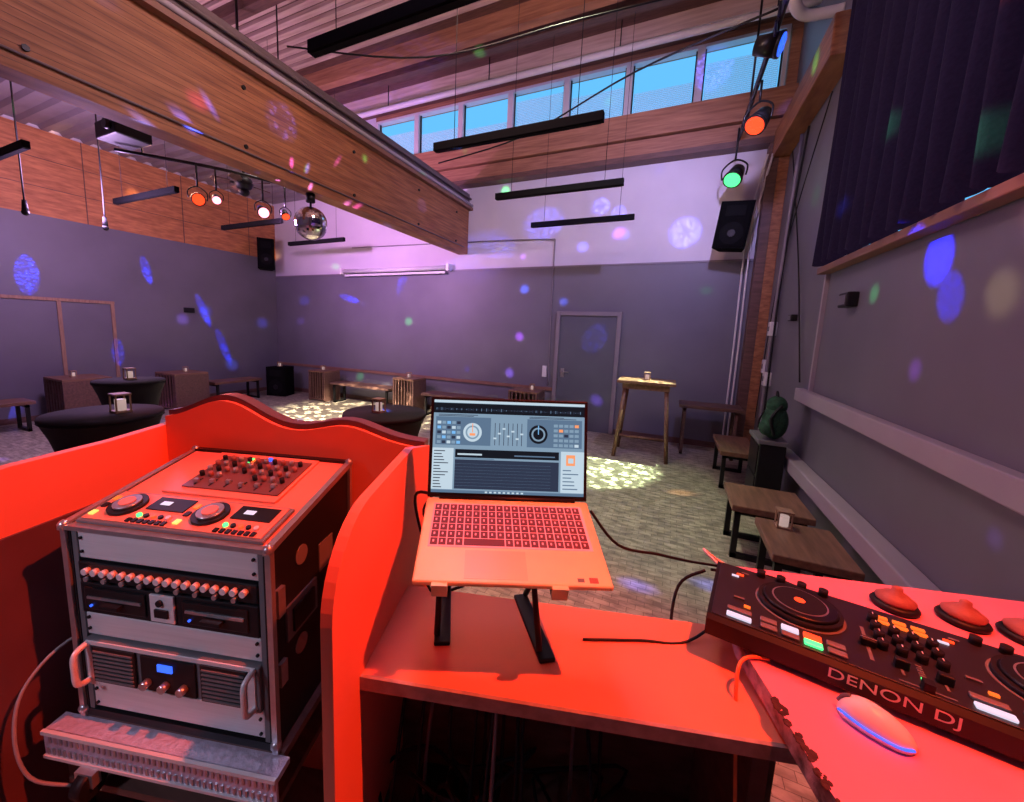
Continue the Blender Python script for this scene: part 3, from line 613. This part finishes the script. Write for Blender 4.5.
# ---------------- cables ----------------
b=B('cable_bundle')
b.tube([(-.49,.81,1.29),(-.56,.82,1.27),(-.56,.86,1.12),(-.52,.84,1.005),(-.45,.9,1.005)],.004,BLK)
b.tube([(-.49,.80,1.30),(-.54,.83,1.22),(-.50,.88,1.10),(-.46,.92,1.005)],.003,BLK)
b.tube([(-.14,.96,1.27),(-.07,.96,1.2),(.02,1.02,1.17),(.09,1.10,1.13),(.16,1.17,1.10),(.2,1.2,1.085)],.0035,BLK)
b.tube([(-.12,.86,1.004),(0,.92,1.004),(.1,.97,1.004),(.2,1.08,1.054)],.003,BLK)
b.tube([(.14,1.17,1.08),(.08,1.16,1.02),(.07,1.08,.9),(.1,1.0,.7)],.004,BLK)
b.tube([(.16,1.22,1.06),(.20,1.24,1.055),(.30,1.27,1.055),(.38,1.23,1.06)],.004,BLK);b.tube([(.18,1.21,1.08),(.14,1.25,1.1),(.20,1.28,1.055),(.33,1.22,1.06)],.004,WPL)
b.done()
b=B('orange_cable');b.tube([(.24,.925,1.054),(.195,.90,1.056),(.178,.86,1.03),(.185,.82,.9),(.19,.78,.75),(.17,.74,.53)],.0035,ORANGEC);b.done()
b=B('power_cable_tangle',D);rr=random.Random(9)
for k in range(15):
    a=rr.uniform(-.2,.2);pts=[]
    for j in range(6):pts.append((a+rr.uniform(-.16,.16),rr.uniform(.55,.88),.54+rr.uniform(0,.14)))
    b.tube([(pts[0][0],.9,.95)]+pts,.0045,BLK if k%5 else GREYP)
b.box((-.1,.66,.531),(.14,.72,.565),BLK,bev=.006);b.box((-.0,.66,.565),(.03,.69,.575),E_ORG);b.box((-.24,.74,.531),(-.14,.86,.60),BLK,bev=.01)
b.done()
b=B('power_lead',D);b.tube([(-1.12,1.0,.8),(-1.17,.8,.86),(-1.20,.7,.80),(-1.19,.66,.70),(-1.16,.66,.59),(-1.10,.70,.53)],.004,GREYC);b.done()
b=B('overhead_cable')
b.tube([(-3.6,5.8,4.32),(-2,5.3,4.25),(-.6,4.9,4.5),(.6,4.4,4.46)],.010,BLK);b.tube([(-3.6,3,4.35),(-2.2,3.3,4.1),(-.9,3.6,4.25),(.6,4.0,4.46)],.008,BLK);b.done()
# ---------------- lights ----------------
def light(kind,name,pos,col,e,tgt=None,size=.1,ang=40,blend=.5,gobo=None,thr=.34,scale=None,roll=0):
    l=bpy.data.lights.new(name,kind);l.energy=e;l.color=col
    if kind in('POINT','SPOT'):l.shadow_soft_size=size
    if kind=='SPOT':l.spot_size=math.radians(ang);l.spot_blend=blend
    o=bpy.data.objects.new(name,l);scn.collection.objects.link(o);o.location=pos
    if tgt is not None:
        q=(Vector(tgt)-Vector(pos)).to_track_quat('-Z','Y').to_matrix().to_4x4()@Matrix.Rotation(math.radians(roll),4,'Z')
        o.rotation_euler=q.to_euler()
    if scale:o.scale=scale
    if gobo:
        l.use_nodes=True;nt=l.node_tree;e_=nt.nodes['Emission']
        tc=nt.nodes.new('ShaderNodeTexCoord');vo=nt.nodes.new('ShaderNodeTexVoronoi');vo.inputs['Scale'].default_value=gobo
        r=nt.nodes.new('ShaderNodeValToRGB');r.color_ramp.elements[0].color=(1.6,1.6,1.6,1);r.color_ramp.elements[1].color=(.25,.25,.25,1) if kind=='SPOT' else (0,0,0,1);r.color_ramp.elements[0].position=thr;r.color_ramp.elements[1].position=thr+(.14 if kind=='SPOT' else .09)
        nt.links.new(tc.outputs['Normal'],vo.inputs['Vector']);nt.links.new(vo.outputs['Distance'],r.inputs[0]);nt.links.new(r.outputs[0],e_.inputs['Strength'])
        if kind=='POINT':
            r3=nt.nodes.new('ShaderNodeValToRGB');r3.color_ramp.interpolation='CONSTANT';cols=[(.06,.10,1,1),(.45,.1,1,1),(.08,.15,1,1),(.1,1,.25,1),(.1,.12,1,1),(1,.5,.2,1),(.3,.15,1,1)]
            while len(r3.color_ramp.elements)<7:r3.color_ramp.elements.new(.5)
            for i,cc in enumerate(cols):r3.color_ramp.elements[i].position=i/7;r3.color_ramp.elements[i].color=cc
            sp=nt.nodes.new('ShaderNodeSeparateColor');nt.links.new(vo.outputs['Color'],sp.inputs[0]);nt.links.new(sp.outputs[0],r3.inputs[0]);nt.links.new(r3.outputs[0],e_.inputs['Color'])
    return o
light('SPOT','light_red_key',(.85,.85,3.5),(1,.075,.018),600,(-.3,.85,1.0),.03,68,.6)
light('SPOT','light_red_left',(-5.3,3.15,3.15),(1,.1,.06),120,(0,1,1.2),.06,60,.8)
light('SPOT','light_pink_wash',(-5.2,4.0,3.2),(.84,.38,1),430,(-5.2,7.1,3.6),.08,125,.8)
light('SPOT','light_violet_wash',(.4,4.3,4.2),(.55,.45,1),400,(-1.5,7.1,3.0),.08,125,.9)
light('SPOT','light_green',(.5,6.3,3.75),(.45,1,.35),60,(-.6,4.6,0),.05,50,.6)
light('POINT','light_warm_hall',(-1.6,2.6,4.4),(1,.60,.48),125,size=.3)  # warm and violet points: unseen fills added for general ambience
light('POINT','light_warm_left',(-6.2,3.4,3.6),(1,.45,.3),45,size=.2)
light('POINT','light_violet_left',(-6.6,2.6,3.0),(.75,.45,1),210,size=.3)
light('POINT','light_violet_right',(-.9,1.6,4.6),(.7,.50,1),60,size=.3)
light('SPOT','light_violet_front',(-1.3,-.9,2.1),(.75,.72,1),38,(-1.0,.5,.85),.08,38,.8)
light('SPOT','light_hall_fill',(-1.2,3.8,5.6),(.96,1,.68),520,(-1.0,3.8,0),.15,58,.9)  # both downward spots are unseen fills added to brighten the floor
light('SPOT','light_hall_fill',(-4.5,4.0,5.6),(1,.8,.75),230,(-4.6,4.2,0),.15,75,.9)
light('SPOT','light_gobo_floor',(-4.2,3.0,3.1),(1,.85,.6),5200,(-5.1,5.0,0),.01,50,.5,gobo=30)
light('SPOT','light_gobo_floor',(.5,6.2,3.75),(.8,1,.6),4200,(-.9,5.3,0),.01,28,.4,gobo=44)
light('POINT','light_mirrorball',(-3.35,3.0,2.6),(1,1,1),1300,size=.02,gobo=6.5,thr=.07)
BL=(.012,.04,1)
mh=(-5.3,3.6,3.35)
for t,a,e,sx,ro in (((XL,2.7,2.3),9,1.1,.45,0),((XL,4.3,2.6),8,1.1,.3,12),((XL,5.3,1.9),9,1.4,.25,20),((XL,5.7,1.1),9,1.3,.25,20),((XL,3.75,1.05),6,.7,.45,0),((-6.7,YB,2.3),9,1.6,.25,70),((-3.7,YB,2.03),6,1.3,.4,60),((-5.2,YB,2.5),9,.9,.7,0)):
    light('SPOT','light_blue_spot',mh,BL,e*3000,t,.01,a,.35,gobo=150,scale=(sx,1,1),roll=ro)
for t,a,e in (((.05,YB,3.3),9,.9),((-1.25,YB,3.8),5,.9),((-.95,YB,3.68),4,.9),((-1.2,YB,1.6),6,.6),((-3.4,YB,3.1),12,.5),((-5.0,YB-1,6.),14,.8),((-2.2,YB,3.6),9,.6),((.2,6.5,5.2),9,.7),((-3.7,5.5,3.6),3,1.2),((-3.7,3.0,3.7),5,.8)):
    light('SPOT','light_blue_spot',(.2,4.2,3.9),(.10,.12,1),e*1500,t,.01,a*1.1,.6,gobo=110)
for t,a,e in (((XR,2.96,2.16),9,1.4),((XR,2.8,1.95),7,.5),((1.1,4.4,5.2),20,.5)):
    light('SPOT','light_blue_spot',(-.3,3.4,3.0),(.01,.02,1),e*900,t,.01,a,.6,gobo=200,thr=.5)
for t,c,a,e in (((-3.7,4.2,3.8),(.1,1,.3),2.5,500),((-4.2,3.4,5.95),(1,.1,.7),5,500),((-3.0,2.6,5.95),(.15,.2,1),6,900),((-1.2,2.2,5.95),(1,.9,.2),3,500),((-2.0,1.4,5.95),(.9,.1,1),5,600),((XR,2.45,1.93),(1,.75,.3),4,260),((XR,2.3,2.25),(.9,.25,.3),6,180),((1.13,2.45,3.2),(1,.12,.05),6,1500),((XR,5.4,3.2),(.1,1,.35),5,160),((XR,4.95,2.9),(.9,.2,.8),4,150),((-3.7,2.2,3.5),(1,.1,.5),4,300),((-3.7,1.6,3.9),(.1,.2,1),4,900)):
    light('SPOT','light_colour_dot',(-1.6,3.5,3.2),c,e,t,.03,a,.8)
w=bpy.data.worlds.new('world');scn.world=w;w.use_nodes=True
bg=w.node_tree.nodes['Background'];bg.inputs[0].default_value=(.12,.47,.88,1);bg.inputs[1].default_value=1.2
